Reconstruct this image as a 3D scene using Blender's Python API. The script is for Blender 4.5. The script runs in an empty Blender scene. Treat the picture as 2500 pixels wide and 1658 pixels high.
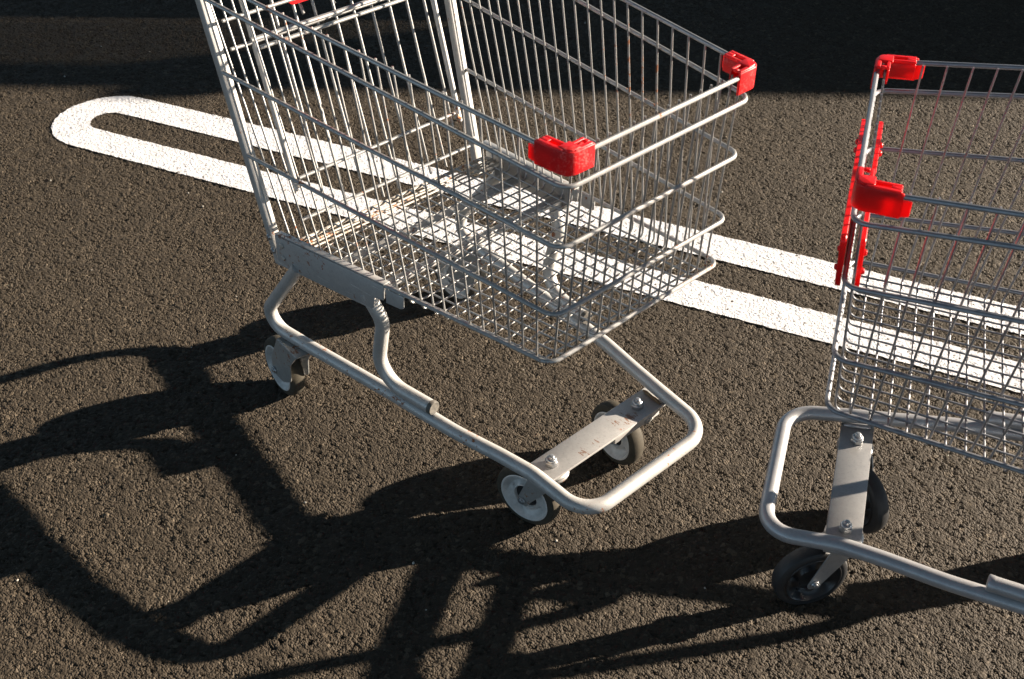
import bpy, bmesh, math, random
import numpy as np
from mathutils import Vector, Matrix, Quaternion

scene = bpy.context.scene
col = scene.collection
R = math.radians

# ------------------------------------------------------------------ camera
cam_d = bpy.data.cameras.new("camera")
cam = bpy.data.objects.new("camera", cam_d)
col.objects.link(cam)
scene.camera = cam
_r = ((0.6832, 0.7303, 0.0034), (0.4527, -0.4198, -0.7867), (-0.5731, 0.5389, -0.6174))
m = Matrix(((_r[0][0], -_r[1][0], -_r[2][0], 1.2962),
            (_r[0][1], -_r[1][1], -_r[2][1], -1.1172),
            (_r[0][2], -_r[1][2], -_r[2][2], 1.5243),
            (0, 0, 0, 1)))
loc = m.to_translation(); q = m.to_3x3().to_quaternion().normalized()
cam.matrix_world = Matrix.LocRotScale(loc, q, (1, 1, 1))
cam_d.sensor_fit = 'HORIZONTAL'
cam_d.sensor_width = 36.0
cam_d.lens = 2847.6 / 2500 * 36.0
cam_d.clip_start = 0.02
cam_d.clip_end = 2000
cam_d.dof.use_dof = True
cam_d.dof.focus_distance = 2.15
cam_d.dof.aperture_fstop = 9.0

# ------------------------------------------------------------------ light
SUN_AZ = 63.0      # direction towards the sun, degrees from +X
SUN_EL = 14.1
SUN_STRENGTH = 5.0
SKY_STRENGTH = 0.05
scene.view_settings.view_transform = 'Standard'
scene.view_settings.look = 'None'
scene.view_settings.exposure = 2.42
scene.view_settings.gamma = 1.0

w = bpy.data.worlds.new("World"); scene.world = w
w.use_nodes = True
nt = w.node_tree
bg = nt.nodes["Background"]
sky = nt.nodes.new("ShaderNodeTexSky")
sky.sky_type = 'NISHITA'
sky.sun_disc = False
sky.sun_elevation = R(SUN_EL)
sky.sun_rotation = R(90 - SUN_AZ)
sky.altitude = 1200
sky.air_density = 0.22
sky.dust_density = 0.0
sky.ozone_density = 0.0
hsv = nt.nodes.new("ShaderNodeHueSaturation")
hsv.inputs["Saturation"].default_value = 0.72
hsv.inputs["Hue"].default_value = 0.47
nt.links.new(sky.outputs[0], hsv.inputs["Color"])
nt.links.new(hsv.outputs[0], bg.inputs[0])
bg.inputs[1].default_value = SKY_STRENGTH

sd = bpy.data.lights.new("sun", 'SUN')
sd.energy = SUN_STRENGTH
sd.angle = R(0.55)
sd.color = (1.0, 0.86, 0.70)
so = bpy.data.objects.new("sun", sd); col.objects.link(so)
S_DIR = Vector((math.cos(R(SUN_EL)) * math.cos(R(SUN_AZ)), math.cos(R(SUN_EL)) * math.sin(R(SUN_AZ)), math.sin(R(SUN_EL))))
so.rotation_mode = 'QUATERNION'
so.rotation_quaternion = S_DIR.to_track_quat('Z', 'Y')
so.location = S_DIR * 20

# ------------------------------------------------------------------ node helpers
def new_mat(name):
    mt = bpy.data.materials.new(name); mt.use_nodes = True
    t = mt.node_tree
    return mt, t, t.nodes["Principled BSDF"], t.nodes["Material Output"]

def N(t, typ, **kw):
    n = t.nodes.new(typ)
    for k, v in kw.items(): setattr(n, k, v)
    return n

def noise(t, vec, scale, detail=3, rough=0.55):
    n = N(t, "ShaderNodeTexNoise"); n.inputs["Scale"].default_value = scale
    n.inputs["Detail"].default_value = detail; n.inputs["Roughness"].default_value = rough
    t.links.new(vec, n.inputs["Vector"]); return n.outputs["Fac"]

def ramp(t, fac, stops):
    n = N(t, "ShaderNodeValToRGB")
    els = n.color_ramp.elements
    while len(els) < len(stops): els.new(0.5)
    for e, (p, c) in zip(els, stops):
        e.position = p
        e.color = (c, c, c, 1) if isinstance(c, (int, float)) else (*c, 1)
    t.links.new(fac, n.inputs[0]); return n.outputs[0]

def mixc(t, fac, a, b):
    n = N(t, "ShaderNodeMix", data_type='RGBA')
    for s, v in ((n.inputs[0], fac), (n.inputs[6], a), (n.inputs[7], b)):
        if hasattr(v, "is_output"): t.links.new(v, s)
        elif isinstance(v, (int, float)): s.default_value = v
        else: s.default_value = (*v, 1)
    return n.outputs[2]

def math_(t, op, a, b=0.0, c=None, clamp=False):
    n = N(t, "ShaderNodeMath", operation=op); n.use_clamp = clamp
    for s, v in zip(n.inputs, (a, b, c)):
        if v is None: continue
        if hasattr(v, "is_output"): t.links.new(v, s)
        else: s.default_value = v
    return n.outputs[0]

def bump(t, h, dist, strength=1.0):
    n = N(t, "ShaderNodeBump"); n.inputs["Distance"].default_value = dist
    n.inputs["Strength"].default_value = strength
    t.links.new(h, n.inputs["Height"]); return n.outputs[0]

def metal_mat(name, base, base2, metallic, rough, rust=0.0, scratch=0.0, marks=(), rust_scale=55.0, grime=0.3, fleck=(0.24, 0.085, 0.028)):
    mt, t, p, o = new_mat(name)
    tc = N(t, "ShaderNodeTexCoord").outputs["Object"]
    f = noise(t, tc, 38, 4, 0.65)
    c = mixc(t, ramp(t, f, [(0.3, 0.0), (0.7, 1.0)]), base, base2)
    # fine scuffs
    f2 = noise(t, tc, 260, 2, 0.7)
    c = mixc(t, math_(t, 'MULTIPLY', ramp(t, f2, [(0.52, 0.0), (0.70, 1.0)]), grime), c, tuple(x * 0.45 for x in base))
    if scratch:
        mp = N(t, "ShaderNodeMapping"); mp.inputs["Scale"].default_value = (14, 90, 330); t.links.new(tc, mp.inputs["Vector"])
        sc = noise(t, mp.outputs[0], 1.0, 3, 0.7)
        c = mixc(t, math_(t, 'MULTIPLY', ramp(t, sc, [(0.645, 0.0), (0.675, 1.0)]), scratch), c, (0.75, 0.75, 0.74))
    for (px, py, pz, pr) in marks:      # scraped rust patches
        dn = N(t, "ShaderNodeVectorMath", operation='DISTANCE'); t.links.new(tc, dn.inputs[0]); dn.inputs[1].default_value = (px, py, pz)
        mp = N(t, "ShaderNodeMapping"); mp.inputs["Scale"].default_value = (75, 240, 60); mp.inputs["Rotation"].default_value = (0, 0, 0.7 + 9 * py)
        t.links.new(tc, mp.inputs["Vector"])
        sc = noise(t, mp.outputs[0], 1.0, 4, 0.7)
        k2 = math_(t, 'ADD', sc, math_(t, 'MULTIPLY', math_(t, 'DIVIDE', dn.outputs["Value"], pr), -0.20))
        c = mixc(t, ramp(t, k2, [(0.43, 0.0), (0.475, 0.85)]), c, (0.19, 0.085, 0.040))
    rr = rough
    if rust > 0:
        a = noise(t, tc, rust_scale, 5, 0.72)
        b = noise(t, tc, 9.0, 2, 0.5)
        s = math_(t, 'ADD', a, math_(t, 'MULTIPLY', b, 0.55))
        th = 0.98 - rust * 0.12
        k = ramp(t, math_(t, 'MULTIPLY', s, 0.7), [(th * 0.7, 0.0), (th * 0.7 + 0.035, 1.0)])
        rc = mixc(t, a, (0.16, 0.05, 0.02), fleck)
        c = mixc(t, k, c, rc)
        p.inputs["Metallic"].default_value = metallic
        t.links.new(math_(t, 'MULTIPLY', math_(t, 'SUBTRACT', 1.0, k), metallic), p.inputs["Metallic"])
        t.links.new(math_(t, 'ADD', math_(t, 'MULTIPLY', k, 0.4), rr), p.inputs["Roughness"])
    else:
        p.inputs["Metallic"].default_value = metallic
        p.inputs["Roughness"].default_value = rr
    t.links.new(c, p.inputs["Base Color"])
    g = noise(t, tc, 900, 2, 0.5)
    t.links.new(bump(t, g, 0.0003, 0.5), p.inputs["Normal"])
    return mt

def plain_mat(name, c1, c2, rough, scale=60, metallic=0.0, spec=0.5, bumpd=0.0002, wear=None):
    mt, t, p, o = new_mat(name)
    tc = N(t, "ShaderNodeTexCoord").outputs["Object"]
    f = noise(t, tc, scale, 4, 0.6)
    c = mixc(t, ramp(t, f, [(0.35, 0.0), (0.65, 1.0)]), c1, c2)
    if wear:
        f2 = noise(t, tc, 330, 3, 0.75); f3 = noise(t, tc, 40, 2, 0.5)
        k = ramp(t, math_(t, 'ADD', math_(t, 'MULTIPLY', f2, 0.6), math_(t, 'MULTIPLY', f3, 0.4)), [(0.54, 0.0), (0.60, 1.0)])
        c = mixc(t, math_(t, 'MULTIPLY', k, wear[1]), c, wear[0])
    t.links.new(c, p.inputs["Base Color"])
    p.inputs["Roughness"].default_value = rough
    p.inputs["Metallic"].default_value = metallic
    p.inputs["Specular IOR Level"].default_value = spec
    t.links.new(bump(t, noise(t, tc, 700, 2, 0.5), bumpd, 0.6), p.inputs["Normal"])
    return mt

def translucent(mt, colr, fac):
    t = mt.node_tree; p = t.nodes['Principled BSDF']; o = t.nodes['Material Output']
    tr = N(t, 'ShaderNodeBsdfTranslucent'); tr.inputs[0].default_value = (*colr, 1)
    mx = N(t, 'ShaderNodeMixShader'); mx.inputs[0].default_value = fac
    t.links.new(p.outputs[0], mx.inputs[1]); t.links.new(tr.outputs[0], mx.inputs[2]); t.links.new(mx.outputs[0], o.inputs[0])
    return mt

M = {}
M['old_wire'] = metal_mat("worn_zinc_wire", (0.34, 0.335, 0.325), (0.26, 0.26, 0.258), 0.6, 0.38, rust=0.35, rust_scale=90)
M['old_tube'] = metal_mat("worn_silver_tube", (0.43, 0.42, 0.405), (0.36, 0.355, 0.34), 0.35, 0.42, rust=0.50, rust_scale=95, marks=((0.432, -0.120, 0.146, 0.022), (0.412, -0.150, 0.150, 0.022), (0.436, -0.07, 0.146, 0.016), (-0.09, -0.222, 0.17, 0.012)))
M['old_plate'] = metal_mat("worn_silver_plate", (0.40, 0.395, 0.385), (0.33, 0.33, 0.325), 0.35, 0.45, rust=0.42, rust_scale=90, scratch=0.6)
M['old_caster_plate'] = metal_mat("scraped_caster_plate", (0.42, 0.41, 0.40), (0.35, 0.345, 0.335), 0.35, 0.42, rust=0.3, rust_scale=90, marks=((0.330, 0.075, 0.157, 0.022), (0.318, 0.048, 0.157, 0.014), (0.331, -0.012, 0.157, 0.012), (0.335, -0.045, 0.157, 0.012), (0.328, 0.158, 0.157, 0.012)))
M['old_fork'] = metal_mat("worn_grey_fork", (0.33, 0.325, 0.31), (0.26, 0.255, 0.24), 0.40, 0.42, rust=0.75, rust_scale=80)
M['rust_wire'] = metal_mat("rusty_wire", (0.44, 0.41, 0.37), (0.36, 0.32, 0.27), 0.35, 0.6, rust=0.8, rust_scale=80, fleck=(0.30, 0.12, 0.04))
M['new_wire'] = metal_mat("clean_zinc_wire", (0.25, 0.255, 0.27), (0.19, 0.195, 0.21), 0.65, 0.36, grime=0.15)
M['new_tube'] = metal_mat("clean_silver_tube", (0.36, 0.36, 0.365), (0.30, 0.30, 0.31), 0.45, 0.38, grime=0.2)
M['new_plate'] = metal_mat("clean_zinc_plate", (0.34, 0.335, 0.33), (0.27, 0.27, 0.27), 0.55, 0.34, grime=0.25)
M['bolt'] = metal_mat("bright_zinc_bolt", (0.42, 0.43, 0.44), (0.32, 0.33, 0.34), 0.8, 0.30, grime=0.3)
M['weld'] = plain_mat("rusty_weld", (0.22, 0.15, 0.07), (0.12, 0.07, 0.035), 0.6, 180)
M['red'] = plain_mat("red_plastic", (0.66, 0.010, 0.014), (0.58, 0.008, 0.012), 0.38, 40, wear=((0.80, 0.28, 0.25), 0.35))
M['red_clean'] = plain_mat("clean_red_plastic", (0.66, 0.008, 0.010), (0.60, 0.006, 0.009), 0.34, 40)
for _k in ('red', 'red_clean'): translucent(M[_k], (0.90, 0.016, 0.012), 0.36)
M['tan_rubber'] = plain_mat("dusty_grey_rubber", (0.052, 0.045, 0.033), (0.036, 0.031, 0.023), 0.75, 90, spec=0.2)
M['black_rubber'] = plain_mat("black_rubber", (0.022, 0.022, 0.022), (0.014, 0.014, 0.015), 0.55, 80, spec=0.4)
M['rim_grey'] = plain_mat("pale_grey_rim", (0.50, 0.49, 0.47), (0.40, 0.39, 0.37), 0.40, 120)
M['rim_black'] = plain_mat("black_rim", (0.012, 0.012, 0.013), (0.008, 0.008, 0.009), 0.35, 60)
M['dark_plug'] = plain_mat("dark_plastic_plug", (0.10, 0.09, 0.075), (0.05, 0.046, 0.04), 0.6, 140)
M['black_plastic'] = plain_mat("black_plastic", (0.02, 0.02, 0.02), (0.03, 0.03, 0.03), 0.5)
M['barrier'] = plain_mat("grey_shadow_caster", (0.22, 0.23, 0.24), (0.18, 0.19, 0.20), 0.5)

# ------------------------------------------------------------------ asphalt
def asphalt_height(t, pos):
    """stone relief in metres: rounded aggregate chips of two sizes"""
    jit = N(t, "ShaderNodeTexNoise"); jit.inputs["Scale"].default_value = 60; jit.inputs["Detail"].default_value = 1
    t.links.new(pos, jit.inputs["Vector"])
    off = N(t, "ShaderNodeVectorMath", operation='SCALE'); off.inputs[3].default_value = 0.006
    t.links.new(jit.outputs["Color"], off.inputs[0])
    v = N(t, "ShaderNodeVectorMath", operation='ADD'); t.links.new(pos, v.inputs[0]); t.links.new(off.outputs[0], v.inputs[1])
    flat = N(t, "ShaderNodeVectorMath", operation='MULTIPLY'); flat.inputs[1].default_value = (1, 1, 0)
    t.links.new(v.outputs[0], flat.inputs[0])
    def cells(scale):
        a = N(t, "ShaderNodeTexVoronoi"); a.feature = 'F1'; a.voronoi_dimensions = '2D'
        a.inputs["Scale"].default_value = scale; a.inputs["Randomness"].default_value = 1.0
        t.links.new(flat.outputs[0], a.inputs["Vector"]); return a
    big = cells(125); small = cells(270)
    hb = math_(t, 'SUBTRACT', 1.0, math_(t, 'POWER', math_(t, 'MULTIPLY', big.outputs["Distance"], 1.25), 2.0), clamp=True)
    sep = N(t, "ShaderNodeSeparateColor"); t.links.new(big.outputs["Color"], sep.inputs[0])
    hb = math_(t, 'MULTIPLY', hb, math_(t, 'ADD', math_(t, 'MULTIPLY', sep.outputs[0], 0.85), 0.15))
    hs = math_(t, 'SUBTRACT', 1.0, math_(t, 'MULTIPLY', small.outputs["Distance"], 1.3), clamp=True)
    n1 = noise(t, flat.outputs[0], 45, 3, 0.6)
    h = math_(t, 'ADD', math_(t, 'MULTIPLY', hb, 0.62), math_(t, 'MULTIPLY', hs, 0.30))
    # rolled-flat patches between open, pitted ones
    n2 = noise(t, flat.outputs[0], 26, 3, 0.65)
    flatk = ramp(t, n2, [(0.40, 1.0), (0.58, 0.30)])
    mx = math_(t, 'SUBTRACT', 0.66, math_(t, 'MULTIPLY', math_(t, 'SUBTRACT', 0.66, h), flatk))
    h = math_(t, 'ADD', mx, math_(t, 'MULTIPLY', n1, 0.40))
    pit = ramp(t, noise(t, flat.outputs[0], 95, 2, 0.6), [(0.30, 1.0), (0.42, 0.0)])
    h = math_(t, 'SUBTRACT', h, math_(t, 'MULTIPLY', pit, 0.55))
    return h, sep, small, flat.outputs[0]

AMP = 0.0064
def make_asphalt(name, paint=False):
    mt, t, p, o = new_mat(name)
    pos = N(t, "ShaderNodeNewGeometry").outputs["Position"]
    tc = N(t, "ShaderNodeTexCoord").outputs["Object"]
    h, sep, small, flat = asphalt_height(t, tc)
    c = ramp(t, sep.outputs[1], [(0.0, (0.0270, 0.0205, 0.0135)), (0.75, (0.0330, 0.0252, 0.0168)), (0.95, (0.041, 0.0315, 0.0210)), (1.0, (0.085, 0.067, 0.047))])
    s2 = N(t, "ShaderNodeSeparateColor"); t.links.new(small.outputs["Color"], s2.inputs[0])
    c = mixc(t, math_(t, 'MULTIPLY', ramp(t, s2.outputs[0], [(0.88, 0.0), (0.98, 1.0)]), 0.35), c, (0.12, 0.098, 0.072))
    wide = noise(t, flat, 1.7, 4, 0.6)
    c = mixc(t, ramp(t, wide, [(0.3, 0.0), (0.7, 0.35)]), c, (0.024, 0.019, 0.0135))
    rough = 0.8
    if paint:
        pn = noise(t, flat, 120, 3, 0.7)
        hole = ramp(t, math_(t, 'ADD', h, math_(t, 'MULTIPLY', pn, 0.9)), [(0.65, 1.0), (0.80, 0.0)])
        pc = mixc(t, ramp(t, noise(t, flat, 14, 4, 0.6), [(0.3, 0.0), (0.7, 1.0)]), (0.60, 0.60, 0.62), (0.51, 0.51, 0.525))
        c = mixc(t, hole, pc, c)
        p.inputs["Roughness"].default_value = 0.7
        p.inputs["Specular IOR Level"].default_value = 0.25
        over = math_(t, 'MAXIMUM', math_(t, 'SUBTRACT', h, 0.60), 0.0)
        hh = math_(t, 'MULTIPLY', math_(t, 'ADD', math_(t, 'MULTIPLY', over, 0.6), 0.62), AMP)
    else:
        p.inputs["Roughness"].default_value = rough
        p.inputs["Specular IOR Level"].default_value = 0.22
        hh = math_(t, 'MULTIPLY', h, AMP)
    t.links.new(c, p.inputs["Base Color"])
    d = N(t, "ShaderNodeDisplacement"); d.inputs["Midlevel"].default_value = 0.0; d.inputs["Scale"].default_value = 1.0
    t.links.new(hh, d.inputs["Height"])
    t.links.new(d.outputs[0], o.inputs["Displacement"])
    mt.displacement_method = 'BOTH'
    return mt

M['asphalt'] = make_asphalt("asphalt")
M['paint'] = make_asphalt("road_paint", True)

def grid_mesh(name, xs, ys, mat, keep=None, z=0.0):
    xs = np.asarray(xs, dtype=np.float32); ys = np.asarray(ys, dtype=np.float32)
    nx, ny = len(xs), len(ys)
    X, Y = np.meshgrid(xs, ys, indexing='ij')
    co = np.stack([X, Y, np.full_like(X, z)], -1).reshape(-1, 3)
    i, j = np.meshgrid(np.arange(nx - 1), np.arange(ny - 1), indexing='ij')
    a = (i * ny + j).ravel()
    quads = np.stack([a, a + ny, a + ny + 1, a + 1], -1)
    if keep is not None:
        cc = co[quads].mean(1)
        quads = quads[keep(cc[:, 0], cc[:, 1])]
        used = np.unique(quads); remap = np.zeros(len(co), dtype=np.int64); remap[used] = np.arange(len(used))
        co = co[used]; quads = remap[quads]
    return np_mesh(name, co, quads, mat)

def np_mesh(name, co, quads, mat):
    me = bpy.data.meshes.new(name)
    me.vertices.add(len(co)); me.vertices.foreach_set("co", np.ascontiguousarray(co, dtype=np.float32).ravel())
    me.loops.add(len(quads) * 4); me.loops.foreach_set("vertex_index", np.ascontiguousarray(quads, dtype=np.int32).ravel())
    me.polygons.add(len(quads)); me.polygons.foreach_set("loop_start", np.arange(0, len(quads) * 4, 4, dtype=np.int32))
    me.polygons.foreach_set("use_smooth", np.ones(len(quads), dtype=bool))
    me.update(); me.validate()
    me.materials.append(mat)
    ob = bpy.data.objects.new(name, me); col.objects.link(ob)
    return ob

STEP = 0.0033
def axis(lo, hi):
    out = [-400, -120, -40, -15, lo - 2.0, lo - 0.6]
    core = np.arange(lo, hi, STEP)
    return np.r_[[v for v in out if v < lo], core, [hi + 0.6, hi + 2.0, 15, 40, 120, 400]]
ground = grid_mesh("asphalt_ground", axis(-2.85, 1.5), axis(-1.25, 3.0), M['asphalt'])
ground['kind'] = 'structure'; ground['label'] = "coarse dark grey asphalt of the car park"

# ------------------------------------------------------------------ painted line (a long loop with a round end)
ST = Vector((math.cos(R(22.3)), math.sin(R(22.3))))
SN = Vector((-ST.y, ST.x))
V0 = 0.6565
def loop_mesh():
    # ring of cross-sections along the centre line of the 10 cm stroke
    t0, t1, rc = -1.443, 3.2, 0.1008
    step = 0.0033
    path = []                                 # (point, outward normal)
    s = t1
    while s > t0: path.append(((s, rc), (0.0, 1.0))); s -= step
    n = int(math.pi * rc / step)
    for k in range(n + 1):
        a = math.pi / 2 + math.pi * k / n
        path.append(((t0 + rc * math.cos(a), rc * math.sin(a)), (math.cos(a), math.sin(a))))
    s = t0 + step
    while s < t1: path.append(((s, -rc), (0.0, -1.0))); s += step
    P = np.array([p for p, _ in path]); Q = np.array([q for _, q in path])
    off = np.linspace(-0.0505, 0.0505, 31)
    uv = P[:, None, :] + Q[:, None, :] * off[None, :, None]
    # slightly ragged paint edge
    rng = np.random.default_rng(3)
    for e in (0, -1):
        jig = np.convolve(rng.normal(0, 1, len(path)), np.ones(3) / 3, 'same') * 0.0011
        uv[:, e, :] += Q * jig[:, None]
    u = uv[..., 0]; v = uv[..., 1] + V0
    co = np.stack([u * ST.x + v * SN.x, u * ST.y + v * SN.y, np.full_like(u, 0.0019)], -1)
    nP, nO = len(path), len(off)
    i, j = np.meshgrid(np.arange(nP - 1), np.arange(nO - 1), indexing='ij')
    a = (i * nO + j).ravel()
    quads = np.stack([a, a + nO, a + nO + 1, a + 1], -1)
    # make the faces point up
    c3 = co.reshape(-1, 3)
    e1 = c3[quads[0, 1]] - c3[quads[0, 0]]; e2 = c3[quads[0, 3]] - c3[quads[0, 0]]
    if np.cross(e1, e2)[2] < 0: quads = quads[:, ::-1]
    return c3, quads
_c, _q = loop_mesh()
line = np_mesh("parking_line", _c, _q, M['paint'])
line['kind'] = 'structure'; line['label'] = "white painted parking line with a rounded end"

# ------------------------------------------------------------------ mesh helpers
def fillet(pts, radii, seg=6):
    """round the inner corners of a polyline"""
    pts = [Vector(p) for p in pts]
    if not isinstance(radii, (list, tuple)): radii = [radii] * len(pts)
    out = [pts[0]]
    for i in range(1, len(pts) - 1):
        p, a, b = pts[i], pts[i - 1] - pts[i], pts[i + 1] - pts[i]
        la, lb = a.length, b.length; a.normalize(); b.normalize()
        ang = a.angle(b)
        if radii[i] <= 0 or ang > math.pi - 0.02: out.append(p); continue
        t = radii[i] / math.tan(ang / 2)
        t = min(t, la * 0.49, lb * 0.49); r = t * math.tan(ang / 2)
        c = p + (a + b).normalized() * (r / math.sin(ang / 2))
        s, e = p + a * t - c, p + b * t - c
        tot = s.angle(e); ax = s.cross(e).normalized()
        for k in range(seg + 1):
            out.append(c + Quaternion(ax, tot * k / seg) @ s)
    out.append(pts[-1]); return out

def sweep(bm, pts, r, n=8, closed=False, cap=True):
    pts = [Vector(p) for p in pts]
    L = len(pts)
    tang = []
    for i in range(L):
        if closed: d = pts[(i + 1) % L] - pts[i - 1]
        else: d = pts[min(i + 1, L - 1)] - pts[max(i - 1, 0)]
        tang.append(d.normalized())
    up = Vector((0, 0, 1)) if abs(tang[0].z) < 0.9 else Vector((0, 1, 0))
    x = tang[0].cross(up).normalized(); rings = []
    for i in range(L):
        if i: x = tang[i - 1].rotation_difference(tang[i]) @ x
        x = (x - tang[i] * x.dot(tang[i])).normalized()
        y = tang[i].cross(x)
        rr = r[i] if isinstance(r, (list, tuple)) else r
        rings.append([bm.verts.new(pts[i] + (x * math.cos(2 * math.pi * k / n) + y * math.sin(2 * math.pi * k / n)) * rr) for k in range(n)])
    m_ = L if closed else L - 1
    for i in range(m_):
        A, B = rings[i], rings[(i + 1) % L]
        for k in range(n):
            f = bm.faces.new((A[k], A[(k + 1) % n], B[(k + 1) % n], B[k])); f.smooth = True
    if cap and not closed:
        bm.faces.new(rings[0]); bm.faces.new(rings[-1][::-1])

def box(bm, c, size, mat=None):
    vs = []
    for sx in (-1, 1):
        for sy in (-1, 1):
            for sz in (-1, 1):
                v = Vector((sx * size[0] / 2, sy * size[1] / 2, sz * size[2] / 2))
                if mat is not None: v = mat @ v
                vs.append(bm.verts.new(Vector(c) + v))
    for f in ((0, 1, 3, 2), (4, 6, 7, 5), (0, 4, 5, 1), (2, 3, 7, 6), (0, 2, 6, 4), (1, 5, 7, 3)):
        bm.faces.new([vs[i] for i in f])
    return vs

def prism(bm, poly, th, to3):
    """extrude a 2D polygon (list of (u,v)) by th along w, mapped by to3(u,v,w)"""
    A = [bm.verts.new(to3(u, v, -th / 2)) for u, v in poly]
    B = [bm.verts.new(to3(u, v, th / 2)) for u, v in poly]
    n = len(poly)
    bm.faces.new(A[::-1]); bm.faces.new(B)
    for i in range(n): bm.faces.new((A[i], A[(i + 1) % n], B[(i + 1) % n], B[i]))

def lathe(bm, prof, n, to3, wob=None):
    rings = []
    for (r, h) in prof:
        ring = []
        for k in range(n):
            a = 2 * math.pi * k / n
            hh = h + (wob(r, a) if wob else 0)
            ring.append(bm.verts.new(to3(r * math.cos(a), r * math.sin(a), hh)))
        rings.append(ring)
    for i in range(len(rings) - 1):
        for k in range(n):
            f = bm.faces.new((rings[i][k], rings[i][(k + 1) % n], rings[i + 1][(k + 1) % n], rings[i + 1][k])); f.smooth = True
    return rings

def round_poly(poly, rad, seg=4):
    P = [Vector((a, b, 0)) for a, b in poly]; n = len(P); out = []
    for i in range(n):
        r = rad[i] if isinstance(rad, (list, tuple)) else rad
        if r <= 0: out.append((P[i].x, P[i].y)); continue
        f = fillet([P[i - 1], P[i], P[(i + 1) % n]], [0, r, 0], seg)
        out += [(v.x, v.y) for v in f[1:-1]]
    return out

def finish(name, bm, mat, parent=None, bevel=0.0, seg=2, smooth_angle=35):
    bmesh.ops.recalc_face_normals(bm, faces=bm.faces)
    me = bpy.data.meshes.new(name)
    if bevel > 0:
        es = [e for e in bm.edges if e.is_manifold and e.calc_face_angle(0) > R(30)]
        bmesh.ops.bevel(bm, geom=es, offset=bevel, segments=seg, profile=0.5, affect='EDGES', clamp_overlap=True)
    for f in bm.faces: f.smooth = True
    bm.to_mesh(me); bm.free()
    me.materials.append(mat)
    if hasattr(me, "set_sharp_from_angle"): me.set_sharp_from_angle(angle=R(smooth_angle))
    ob = bpy.data.objects.new(name, me); col.objects.link(ob)
    if parent is not None: ob.parent = parent
    return ob

def empty(name, label, cat, loc=(0, 0, 0), rz=0.0, group=None):
    o = bpy.data.objects.new(name, None); col.objects.link(o)
    o.location = loc; o.rotation_euler = (0, 0, rz); o.empty_display_size = 0.1
    o['label'] = label; o['category'] = cat
    if group: o['group'] = group
    return o

# ------------------------------------------------------------------ the cart
SA, SB = 0.22153, -0.08946
def ys(x): return SA + SB * x                      # half width of the basket at x
def zfloor(x): return 0.4475 - 0.099 * (0.384 - x)
def xfront(z): return 0.385 + 0.06 * (z - 0.4635)
def xpost(z): return -0.349 - 0.251 * (z - 0.8025)  # front corner of the rear post
RW, VW = 0.0036, 0.0017
RAILS = [(0.8049, 0.846, -0.355), (0.7595, 0.8085, -0.345), (0.6655, 0.688, -0.318), (0.550, 0.547, -0.284), (0.4630, 0.4115, -0.232)]

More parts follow.
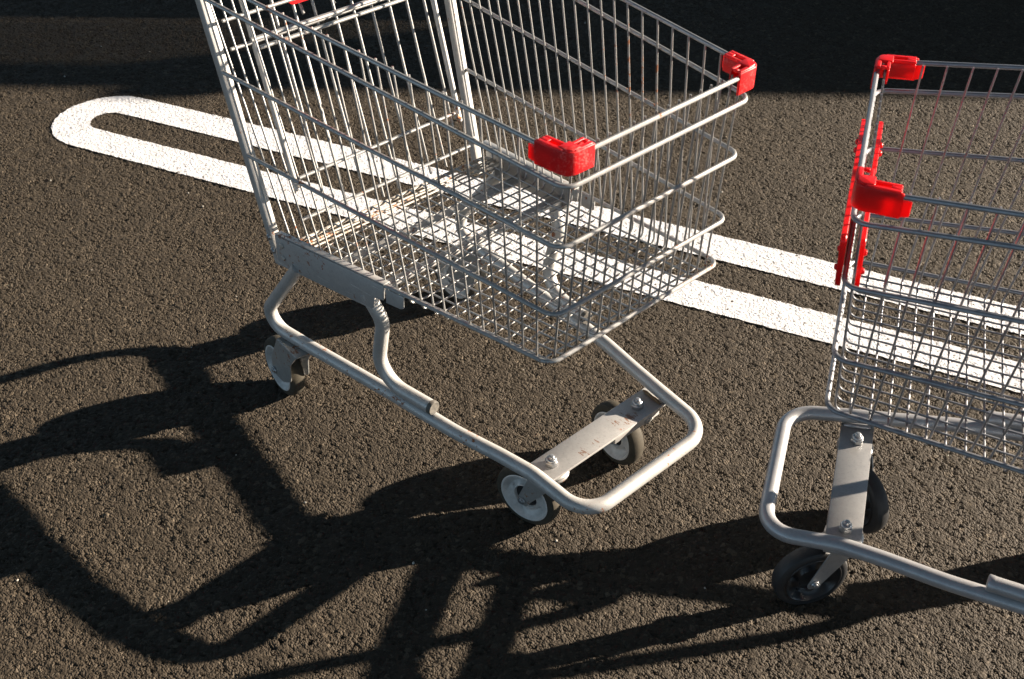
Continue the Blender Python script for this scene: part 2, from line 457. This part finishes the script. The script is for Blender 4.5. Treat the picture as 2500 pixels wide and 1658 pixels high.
def make_cart(label, mats, caster_yaws, old=True, loc=(0, 0, 0), rz=0.0, panel=False):
    rnd = random.Random(11 if old else 12)
    root = empty("shopping_cart", label, "shopping cart", loc, rz, "shopping carts in the car park")
    wire, tube, plate, red = mats['wire'], mats['tube'], mats['plate'], mats['red']

    # ---- basket: floor wires that bend up into the sides and the front
    bm = bmesh.new()
    for i in range(22):
        xb, xt = 0.3573 - 0.02628 * i, 0.350 - 0.0332 * i
        zt = 0.8049 + (0.846 - 0.8049) * (0.4 - xt) / 0.755 + 0.0015
        jb = rnd.uniform(-0.0012, 0.0012); xt += jb; xb += rnd.uniform(-0.0012, 0.0012)
        yt, yb, zf = ys(xt) - 0.0052, ys(xb) - 0.0052, zfloor(xb) - VW
        pts = [(xt, -yt, zt), (xb, -yb, zf), (xb, yb, zf), (xt, yt, zt)]
        sweep(bm, fillet(pts, [0, 0.012, 0.012, 0], 4), VW, 7)
    for k in range(16):
        y = -0.171 + 0.0228 * k
        x0 = xfront(0.8049) - 0.0052; x1 = xfront(zfloor(0.383)) - 0.0052
        xr = -0.222
        y += rnd.uniform(-0.0008, 0.0008)
        yr = y * (ys(xr) - 0.012) / (0.171 + 0.010)
        zt = 0.8062
        pts = [(x0, y, zt), (x1, y, zfloor(x1) + VW), (xr, yr, zfloor(xr) + VW)]
        sweep(bm, fillet(pts, [0, 0.014, 0], 4), VW, 7)
    basket = finish("basket_mesh", bm, wire, root)
    # ---- rails: U-shaped hoops, one part each
    for k, (zf, zr, xr) in enumerate(RAILS):
        xf = xfront(zf) + (0.006 if k else 0.006)
        yf = ys(xf) + 0.004
        zc = zf
        a = (xr, -ys(xr), zr); b = (xf, -yf, zc); c = (xf, yf, zc); d = (xr, ys(xr), zr)
        bm = bmesh.new()
        sweep(bm, fillet([a, b, c, d], [0, 0.022, 0.022, 0], 8), RW, 10)
        finish("rail", bm, wire, root)
    # extra rear floor wires, rusted on the old cart
    bm = bmesh.new()
    for xq in (-0.176, -0.189, -0.197):
        z = zfloor(xq) + 0.004
        sweep(bm, [(xq, -ys(xq) + 0.006, z), (xq, ys(xq) - 0.006, z)], 0.0019, 7)
    finish("rear_floor_wire", bm, M['rust_wire'] if old else wire, root)
    bm = bmesh.new()
    xq = -0.222; z = zfloor(xq) - 0.001
    sweep(bm, fillet([(xq + 0.03, -ys(xq) + 0.006, z + 0.002), (xq, -ys(xq) + 0.006, z), (xq, ys(xq) - 0.006, z), (xq + 0.03, ys(xq) - 0.006, z + 0.002)], [0, .012, .012, 0], 4), 0.0036, 8)
    finish("rear_floor_rail", bm, M['rust_wire'] if old else wire, root)

    # ---- side plates
    for s in (-1, 1):
        bm = bmesh.new()
        def top(x): return 0.4630 - 0.0838 * (0.391 - x) + 0.0
        def to3(u, v, w_): return Vector((u, s * (ys(u) + 0.0055 + w_), v))
        poly = [(-0.232, 0.3505), (-0.09, 0.3635), (0.0085, 0.3735), (0.016, 0.3790), (0.020, 0.4000), (0.041, 0.4060), (0.0440, 0.4110), (0.0455, top(0.0455) + 0.002), (-0.232, top(-0.232) + 0.002)]
        prism(bm, poly, 0.0022, to3)
        # rolled top lip over the rail
        lip = [(-0.232, top(-0.232) + 0.0045), (0.0455, top(0.0455) + 0.0045)]
        a, b = [Vector((x, s * ys(x), z)) for x, z in lip]
        d = (b - a)
        prism(bm, [(-0.0065, -0.0012), (0.0065, -0.0012), (0.0065, 0.0012), (-0.0065, 0.0012)], d.length,
              lambda u, v, w_: (a + b) / 2 + d.normalized() * w_ + Vector((0, s * u, v)))
        # separate tail of the plate in front of the brace
        poly2 = [(0.0485, 0.4045), (0.083, 0.4085), (0.0895, 0.4130), (0.0905, top(0.0905) - 0.002), (0.0485, top(0.0485) - 0.002)]
        prism(bm, round_poly(poly2, [0, 0.004, 0.004, 0, 0], 3), 0.0022, to3)
        # pressed ribs on the inner face behind the wires
        for i in range(4):
            xx = -0.20 + i * 0.062
            rp = round_poly([(xx, 0.372 + 0.004 * i), (xx + 0.026, 0.374 + 0.004 * i), (xx + 0.026, top(xx) - 0.006), (xx, top(xx) - 0.006)], 0.006, 4)
            prism(bm, rp, 0.0034, lambda u, v, w_: Vector((u, s * (ys(u) + 0.0040 + w_ * 0.4), v)))
        sp = finish("side_plate", bm, plate, root, bevel=0.0008, seg=2)
        bm = bmesh.new()
        for (x, z) in ((-0.215, 0.372), (-0.215, 0.398)):
            lathe(bm, [(0.0, 0.003), (0.004, 0.0028), (0.0055, 0.001), (0.0058, 0.0)], 10, lambda a_, b_, h: Vector((x + a_, s * (ys(x) + 0.0066 + h), z + b_)))
        finish("rivet", bm, M['rust_wire'] if old else M['bolt'], sp)
    # ---- rear posts
    for s in (-1, 1):
        bm = bmesh.new()
        zs = (0.345, 0.955)
        sec = round_poly([(0.0, 0.0), (-0.0165, 0.0), (-0.0165, -0.018), (0.0, -0.018)], 0.003, 3)
        A = []; B = []
        for (u, v) in sec:
            for z, Lq in ((zs[0], A), (zs[1], B)):
                xx = xpost(z)
                Lq.append(bm.verts.new((xx + u, s * (ys(xx) + 0.003 + v), z)))
        n = len(sec)
        for i in range(n): bm.faces.new((A[i], A[(i + 1) % n], B[(i + 1) % n], B[i]))
        bm.faces.new(A[::-1]); bm.faces.new(B)
        # small raised seam on the front face
        pts = [(xpost(z) - 0.0006, s * (ys(xpost(z)) - 0.007), z) for z in (0.42, 0.954)]
        sweep(bm, pts, 0.0022, 10)
        po = finish("rear_post", bm, tube, root)
        bm = bmesh.new()
        for z in (0.372, 0.398):
            x = xpost(z) - 0.006
            lathe(bm, [(0.0, 0.004), (0.004, 0.0035), (0.006, 0.001), (0.0062, -0.001)], 10, lambda a_, b_, h: Vector((x + a_, s * (ys(x) + 0.0034 + h), z + b_)))
        finish("rivet", bm, M['bolt'], po)
    # ---- hinged rear gate
    def xg(z): return -0.2436 - 0.30 * (z - 0.4786)
    gate = None
    bm = bmesh.new()
    for k in range(8):
        y = (-0.133 + 0.038 * k); y2 = y * 1.03
        sweep(bm, [(xg(0.845) - 0.004, y * 1.0, 0.845), (xg(0.60) - .003, y, 0.60), (xg(0.40) + rnd.uniform(-.004, .004), y2, 0.402)], [0.0026, 0.0026, 0.0022], 7)
    for s in (-1, 1):
        sweep(bm, [(xg(0.845) - 0.016, s * 0.178, 0.845), (xg(0.46) - 0.016, s * 0.182, 0.46)], 0.0028, 7)
    for (z, yy, r_) in ((0.494, 0.178, 0.0032), (0.4255, 0.196, 0.0032)):
        sweep(bm, [(xg(z) + 0.005, -yy, z), (xg(z) + 0.005, yy, z)], r_, 8)
    for z in (0.768, 0.724):
        sweep(bm, [(xg(z) + 0.003, -0.232, z), (xg(z) + 0.003, 0.232, z)], 0.0032, 8)
    gate = finish("rear_gate", bm, wire, root)
    for s in (-1, 1):
        bm = bmesh.new()
        ya = s * 0.188
        sweep(bm, [(xg(0.85) + .003, ya, 0.85), (xg(0.486) + .003, ya, 0.486), (xg(0.476) + .003, ya, 0.476), (xg(0.4735) + .003, ya, 0.4735)], [0.0052, 0.0052, 0.0056, 0.003], 12)
        finish("gate_loop", bm, tube, gate)
        bm = bmesh.new()
        sweep(bm, [(xg(0.487) + .006, s * 0.180, 0.488), (xg(0.480) + .006, s * 0.187, 0.482)], 0.0050, 10)
        finish("hinge_sleeve", bm, M['rust_wire'] if old else wire, gate)
    # ---- child seat: two bars, a red flap and its wire legs
    bm = bmesh.new()
    for (z, dx, yy, r_) in ((0.7305, 0.010, 0.196, 0.0042), (0.714, 0.006, 0.182, 0.0036)):
        sweep(bm, [(xg(z) + dx, -yy, z), (xg(z) + dx, yy, z)], r_, 9)
    sweep(bm, fillet([(xg(0.74) - 0.01, -0.075, 0.735), (xg(0.765) - 0.03, -0.070, 0.765), (xg(0.765) - 0.03, -0.020, 0.765), (xg(0.74) - 0.01, -0.010, 0.735)], [0, .015, .015, 0], 5), 0.003, 7)
    seat = finish("child_seat_frame", bm, wire, root)
    bm = bmesh.new()
    prism(bm, round_poly([(-0.105, 0.758), (0.105, 0.758), (0.12, 0.90), (-0.12, 0.90)], 0.012, 4), 0.006, lambda u, v, w_: Vector((xg(v) - 0.002 + w_, u, v)))
    finish("seat_flap", bm, red, seat, bevel=0.0012)
    # ---- handle
    for s in (-1, 1):
        bm = bmesh.new()
        z = 0.955; x = xpost(z) - 0.006; y = s * (ys(x) - 0.007)
        sweep(bm, fillet([(x, y, z - 0.03), (x - 0.012, y, z + 0.015), (x - 0.075, y, z + 0.045)], [0, 0.03, 0], 5), 0.012, 12)
        finish("handle_bracket", bm, M['black_plastic'], root)
    bm = bmesh.new()
    x = xpost(0.955) - 0.085; yh = ys(x) + 0.005
    sweep(bm, [(x, -yh, 1.002), (x, yh, 1.002)], 0.014, 14)
    finish("handle_bar", bm, red, root)
    # ---- corner caps
    for s in (-1, 1):
        bm = bmesh.new()
        zt, zb = 0.8135, 0.7795
        xf = xfront(0.80) + 0.0105; yo = ys(xf) + 0.0085
        # outer skin, an L seen from above, with a top flange; pockets sunk into the flange
        out = round_poly([(0.357, ys(0.357) + 0.0085), (xf, yo), (xf, 0.146)], [0, 0.018, 0], 6)
        inn = round_poly([(0.357, ys(0.357) + 0.0045), (xf - 0.004, yo - 0.004), (xf - 0.004, 0.146)], [0, 0.014, 0], 6)
        poly = out + inn[::-1]
        prism(bm, poly, zt - zb, lambda u, v, w_: Vector((u, s * v, (zt + zb) / 2 + w_)))
        def flange(u0, u1, side):
            # four strips around an open pocket
            if side: f3 = lambda u, v, z: Vector((u, s * (ys(u) - 0.0115 + v), z))          # u along x, v outward
            else: f3 = lambda u, v, z: Vector((xf - 0.0210 + v, s * u, z))
            wv = 0.0195
            pk0, pk1 = u0 + 0.30 * (u1 - u0), u0 + 0.80 * (u1 - u0)
            for (a, b, c, d) in ((u0, u1, 0.0, 0.0050), (u0, u1, 0.0128, wv), (u0, pk0, 0.0050, 0.0128), (pk1, u1, 0.0050, 0.0128)):
                prism(bm, [(a, c), (b, c), (b, d), (a, d)], 0.0045, lambda u, v, w_: f3(u, v, zt - 0.0005 + w_))
            # inner wall
            prism(bm, [(u0, 0.0), (u1, 0.0), (u1, 0.003), (u0, 0.003)], 0.022, lambda u, v, w_: f3(u, v, zt - 0.0135 + w_))
        flange(0.360, xf - 0.013, True)
        flange(yo - 0.013, 0.148, False)
        # corner block of the flange
        cp = round_poly([(xf - 0.024, yo - 0.024), (xf - 0.024, yo - 0.003), (xf - 0.003, yo - 0.003), (xf - 0.003, yo - 0.024)], [0, 0.002, 0.013, 0.002], 5)
        prism(bm, cp, 0.0050, lambda u, v, w_: Vector((u, s * v, zt + w_)))
        # thin end tab on the side arm
        prism(bm, [(0.3465, zb + 0.004), (0.358, zb + 0.0015), (0.358, zt - 0.009), (0.3465, zt - 0.0085)], 0.003, lambda u, v, w_: Vector((u, s * (ys(u) + 0.006 + w_), v)))
        finish("corner_cap", bm, red, root, bevel=0.0018, seg=3)
    # ---- underframe loop
    half = [(-0.182, -0.2385, 0.366), (-0.340, -0.2400, 0.168), (-0.20, -0.2235, 0.1675), (0.0, -0.2, 0.172), (0.165, -0.183, 0.1735), (0.26, -0.165, 0.1735), (0.325, -0.1550, 0.1725), (0.442, -0.1490, 0.158)]
    rad = [0, 0.046, 0.3, 0.6, 0.5, 0.4, 0.15, 0.052]
    full = half + [(x, -y, z) for x, y, z in half[::-1]]
    bm = bmesh.new()
    sweep(bm, fillet(full, rad + rad[::-1], 12), 0.0125, 20)
    finish("frame_tube", bm, tube, root)
    for s in (-1, 1):
        pts = [(0.111, s * 0.1885, 0.1985), (-0.022, s * 0.2045, 0.1970), (0.014, s * 0.2085, 0.340), (-0.012, s * 0.2190, 0.392)]
        bm = bmesh.new()
        f = fillet(pts, [0, 0.052, 0.045, 0], 10)
        sweep(bm, f, 0.0125, 20)
        br = finish("brace_tube", bm, tube, root)
        bm = bmesh.new()
        d = (Vector(pts[0]) - Vector(pts[1])).normalized()
        p0 = Vector(pts[0])
        sweep(bm, [p0 - d * 0.004, p0 + d * 0.0025, p0 + d * 0.0042], [0.0130, 0.0130, 0.0118], 20)
        finish("end_plug", bm, M['dark_plug'] if old else tube, br)
    # cross tube under the rear of the basket
    for (x, z) in ((-0.115, 0.385), (0.0, 0.396)):
        bm = bmesh.new()
        prism(bm, [(-0.011, -0.0035), (0.011, -0.0035), (0.011, 0.0035), (-0.011, 0.0035)], 2 * ys(x) + 0.004, lambda u, v, w_: Vector((x + u, w_, z + v)))
        finish("cross_bar", bm, tube, root, bevel=0.0025)
    # ---- caster plate at the front
    bm = bmesh.new()
    pz = 0.1545
    poly = [(0.292, -0.158), (0.347, -0.158), (0.347, 0.158), (0.292, 0.158)]
    prism(bm, poly, 0.005, lambda u, v, w_: Vector((u, v, pz + w_)))
    prism(bm, [(0.343, 0.02), (0.347, 0.02), (0.347, 0.135), (0.343, 0.135)], 0.012, lambda u, v, w_: Vector((u, v, pz - 0.0075 + w_)))
    cp = finish("caster_plate", bm, M['old_caster_plate'] if old else plate, root, bevel=0.0009)
    for s in (-1, 1):
        bm = bmesh.new()
        sweep(bm, [(0.297, s * 0.1465, 0.1590), (0.305, s * 0.1452, 0.1600), (0.320, s * 0.1430, 0.1600), (0.334, s * 0.1420, 0.1600), (0.343, s * 0.1412, 0.1588)], [0.0015, 0.0034, 0.0030, 0.0035, 0.0016], 8)
        finish("weld_bead", bm, M['weld'] if old else tube, cp)
    for s in (-1, 1):
        bm = bmesh.new()
        o3 = lambda a_, b_, h: Vector((0.3184 + a_, s * 0.1064 + b_, pz + 0.0025 + h))
        hexp = [(0.0115 * math.cos(math.pi / 3 * k + .4), 0.0115 * math.sin(math.pi / 3 * k + .4)) for k in range(6)]
        prism(bm, hexp, 0.0095, lambda u, v, w_: o3(u, v, 0.00475 + w_))
        lathe(bm, [(0.0094, 0.0093), (0.0090, 0.0128), (0.0076, 0.0146), (0.0050, 0.0150)], 22, o3)
        lathe(bm, [(0.0050, 0.0140), (0.0050, 0.0185), (0.0042, 0.0197), (0.0, 0.0197)], 16, o3)
        finish("nut", bm, M['bolt'], cp, bevel=0.0004, seg=1)
    # ---- casters
    def caster(px, py, top, trail, yaw, width, fixed):
        fw = Vector((math.cos(yaw), math.sin(yaw), 0)); sd_ = Vector((-math.sin(yaw), math.cos(yaw), 0)); upv = Vector((0, 0, 1))
        piv = Vector((px, py, 0)); ax = piv - fw * trail + upv * 0.0625
        bm = bmesh.new()
        if not fixed:
            lathe(bm, [(0.0, top), (0.027, top), (0.031, top - 0.003), (0.031, top - 0.007), (0.029, top - 0.0075), (0.031, top - 0.008), (0.0305, top - 0.013), (0.024, top - 0.015), (0.0, top - 0.015)], 24, lambda a_, b_, h: piv + Vector((a_, b_, h)))
        hw = width / 2 + 0.0045
        zt_ = top - 0.014 if not fixed else top
        for s in (-1, 1):
            if fixed:
                P_ = round_poly([(0.104, zt_ - 0.0625), (0.028, zt_ - 0.0625), (-0.010, 0.025), (-0.012, -0.014), (0.030, -0.013), (0.066, 0.010), (0.072, 0.055)], [0.003, 0.004, 0.03, 0.012, 0.012, 0.016, 0.03], 5)
            else:
                P_ = round_poly([(trail + 0.026, zt_ - 0.0625), (trail - 0.026, zt_ - 0.0625), (-0.011, -0.002), (-0.010, -0.012), (0.010, -0.012), (0.012, -0.004)], [0.004, 0.004, 0.01, 0.009, 0.009, 0.01], 5)
            prism(bm, P_, 0.0024, lambda u, v, w_: ax + fw * u + upv * v + sd_ * (s * hw + w_))
        if fixed: tp = [(0.028, -hw), (0.104, -hw), (0.104, hw), (0.028, hw)]
        else: tp = [(trail - 0.025, -hw), (trail + 0.025, -hw), (trail + 0.025, hw), (trail - 0.025, hw)]
        prism(bm, tp, 0.003, lambda u, v, w_: ax + fw * u + sd_ * v + upv * (zt_ - 0.0625 - 0.001 + w_))
        fork = finish("caster", bm, (M['old_fork'] if old else M['new_plate']), root, bevel=0.0005, seg=1)
        to3 = lambda a_, b_, h: ax + fw * a_ + upv * b_ + sd_ * h
        hwid = width / 2
        bm = bmesh.new()
        Rt = 0.0620
        prof = [(0.0470, -hwid + 0.001), (0.0490, -hwid), (0.0560, -hwid + 0.0005), (0.0600, -hwid + 0.003), (Rt, -hwid + 0.008), (Rt + 0.0004, 0), (Rt, hwid - 0.008), (0.0600, hwid - 0.003), (0.0560, hwid - 0.0005), (0.0490, hwid), (0.0470, hwid - 0.001)]
        lathe(bm, prof, 56, to3)
        finish("tyre", bm, mats['tyre'], fork)
        def wb(r, a):
            if not 0.0240 < r < 0.0435: return 0.0
            k = abs(math.cos(2.5 * a + 0.3))
            return 0.0105 * (k ** 0.7 - 0.75) * max(0.0, math.sin(math.pi * (r - 0.0235) / 0.0205)) ** 0.6
        for s in (-1, 1):
            bm = bmesh.new()
            def dish(a_, b_, h): return to3(a_, b_, s * h)
            lathe(bm, [(0.0488, hwid + 0.0004), (0.0478, hwid + 0.0012), (0.0455, hwid + 0.0010), (0.0440, hwid - 0.001), (0.0428, hwid - 0.0045), (0.039, hwid - 0.0095), (0.033, hwid - 0.0115), (0.028, hwid - 0.0090), (0.0250, hwid - 0.0045), (0.0236, hwid - 0.0035), (0.0222, hwid - 0.0055), (0.0218, hwid - 0.0125)], 60, dish, wb)
            finish("rim", bm, mats['rim'], fork)
            bm = bmesh.new()
            o3 = lambda a_, b_, h: to3(a_, b_, s * (hw + 0.0012 + h))
            hexp = [(0.0078 * math.cos(math.pi / 3 * k), 0.0078 * math.sin(math.pi / 3 * k)) for k in range(6)]
            prism(bm, hexp, 0.004, lambda u, v, w_: o3(u, v, 0.002 + w_))
            lathe(bm, [(0.0045, 0.004), (0.0042, 0.0065), (0.0, 0.0068)], 12, o3)
            finish("axle_bolt", bm, M['bolt'], fork, bevel=0.0004, seg=1)
        # dark hub bearing inside the rim
        bm = bmesh.new()
        lathe(bm, [(0.0, hwid - 0.009), (0.0222, hwid - 0.009), (0.0222, -hwid + 0.009), (0.0, -hwid + 0.009)], 24, to3)
        finish("hub", bm, M['black_rubber'], fork)
    y1, y2 = caster_yaws
    caster(0.3184, -0.1064, pz - 0.0025, 0.044, y1, 0.029, False)
    caster(0.3184, 0.1064, pz - 0.0025, 0.044, y2, 0.029, False)
    for s in (-1, 1):
        caster(-0.306, s * 0.2265, 0.156, 0.0, s * 0.0 - 0.10 * s * -1, 0.029, True)
    # ---- advert panel: two red plates clamped over the front wires
    if panel:
        for dx, th_ in ((-0.0104, 0.0062), (0.0138, 0.0072)):
            bm = bmesh.new()
            poly = round_poly([(-0.170, 0.648), (0.170, 0.648), (0.170, 0.724), (-0.170, 0.724)], 0.008, 4)
            prism(bm, poly, th_, lambda u, v, w_: Vector((xfront(v) + dx + w_, u, v)))
            sg = 1 if dx > 0 else -1
            for yy in (-0.125, -0.10, 0.10, 0.145):
                for zz in ((0.706,) if yy < 0 else (0.664,)):
                    lathe(bm, [(0.0, 0.0045), (0.0035, 0.004), (0.005, 0.001), (0.005, 0.0)], 10, lambda a_, b_, h: Vector((xfront(zz + b_) + dx + sg * (th_ / 2 - 0.0002 + h), yy + a_, zz + b_)))
            finish("advert_panel", bm, red, root, bevel=0.0006, seg=1)
    return root

cart_a = make_cart("old silver shopping cart with rust spots, pale grey wheels and two scuffed red corner caps",
                   dict(wire=M['old_wire'], tube=M['old_tube'], plate=M['old_plate'], red=M['red'], tyre=M['tan_rubber'], rim=M['rim_grey']),
                   (0.20, -0.10), True)
cart_b = make_cart("clean grey shopping cart with black wheels and a red panel clamped on its basket front",
                   dict(wire=M['new_wire'], tube=M['new_tube'], plate=M['new_plate'], red=M['red_clean'], tyre=M['black_rubber'], rim=M['rim_black']),
                   (-0.87, 3.665), False, (0.96436, 0.37699, 0.0), 3.650971507083016, True)

# ------------------------------------------------------------------ stand-in barrier, added out of view to cast the shadow across the top
def barrier():
    H = 1.30
    L_ = H / math.tan(R(SUN_EL))
    base = Vector((-0.50, 1.475, 0)) + Vector((math.cos(R(SUN_AZ)), math.sin(R(SUN_AZ)), 0)) * L_
    rz = R(46.0)
    root = empty("shadow_caster_barrier", "grey stand-in barrier of boards and posts, added out of view to cast the top shadow", "barrier", base, rz)
    def board(name, s0, s1, z0, z1, th=0.03, y=0.0):
        bm = bmesh.new(); box(bm, ((s0 + s1) / 2, y, (z0 + z1) / 2), (s1 - s0, th, z1 - z0)); return finish(name, bm, M['barrier'], root, bevel=0.003)
    gap_end = -2.35
    board("top_board", -4.6, 2.6, H - 0.13, H)
    board("lower_board", -4.6, 2.6, 0.12, H - 0.43)
    board("middle_board", gap_end, 2.6, H - 0.43 + 0.003, H - 0.133)
    for s_ in (-4.55, 0.5, 2.55):
        bm = bmesh.new(); box(bm, (s_, 0.055, (H - 0.01) / 2), (0.07, 0.07, H - 0.01)); finish("post", bm, M['barrier'], root, bevel=0.004)
    bm = bmesh.new(); box(bm, (-1.60, 0.0, H + 0.024), (0.26, 0.05, 0.048)); finish("shadow_bump_block", bm, M['barrier'], root, bevel=0.01)  # block added on the top board to bulge the shadow edge
    # bars added in the gap to dim the sunlight passing through
    for k in range(14):
        z = H - 0.13 - 0.0203 * (k + 0.55)
        bm = bmesh.new(); sweep(bm, [(-4.55, 0.0, z), (gap_end, 0.0, z)], 0.0068, 8); finish("bar", bm, M['barrier'], root)
barrier()

# ------------------------------------------------------------------ loose grit lying on the asphalt
def grit():
    rnd = random.Random(5)
    spots = [(-0.021, -0.385), (-1.93, 0.10), (-2.05, 0.28), (0.20, 0.42), (-0.55, -0.30), (-0.20, -0.84), (0.62, 0.62), (0.86, 0.30), (-1.10, 0.02), (-0.75, 1.05), (-1.2, 0.95), (0.35, -0.12)]
    for k in range(26): spots.append((rnd.uniform(-2.0, 0.9), rnd.uniform(-0.7, 1.6)))
    bm = bmesh.new()
    for (x, y) in spots:
        r = rnd.uniform(0.0012, 0.0030)
        res = bmesh.ops.create_icosphere(bm, subdivisions=1, radius=r)
        sc = (rnd.uniform(0.7, 1.5), rnd.uniform(0.6, 1.1), rnd.uniform(0.5, 0.9))
        a = rnd.uniform(0, 6.28)
        for v in res['verts']:
            p = Vector((v.co.x * sc[0], v.co.y * sc[1], v.co.z * sc[2])) * rnd.uniform(0.85, 1.15)
            v.co = Vector((p.x * math.cos(a) - p.y * math.sin(a) + x, p.x * math.sin(a) + p.y * math.cos(a) + y, p.z + 0.0052))
    g = finish("loose_grit", bm, plain_mat("pale_grit", (0.42, 0.40, 0.36), (0.26, 0.24, 0.21), 0.7, 300), smooth_angle=20)
    g['kind'] = 'stuff'; g['label'] = "small pale stone chips scattered on the asphalt"
grit()
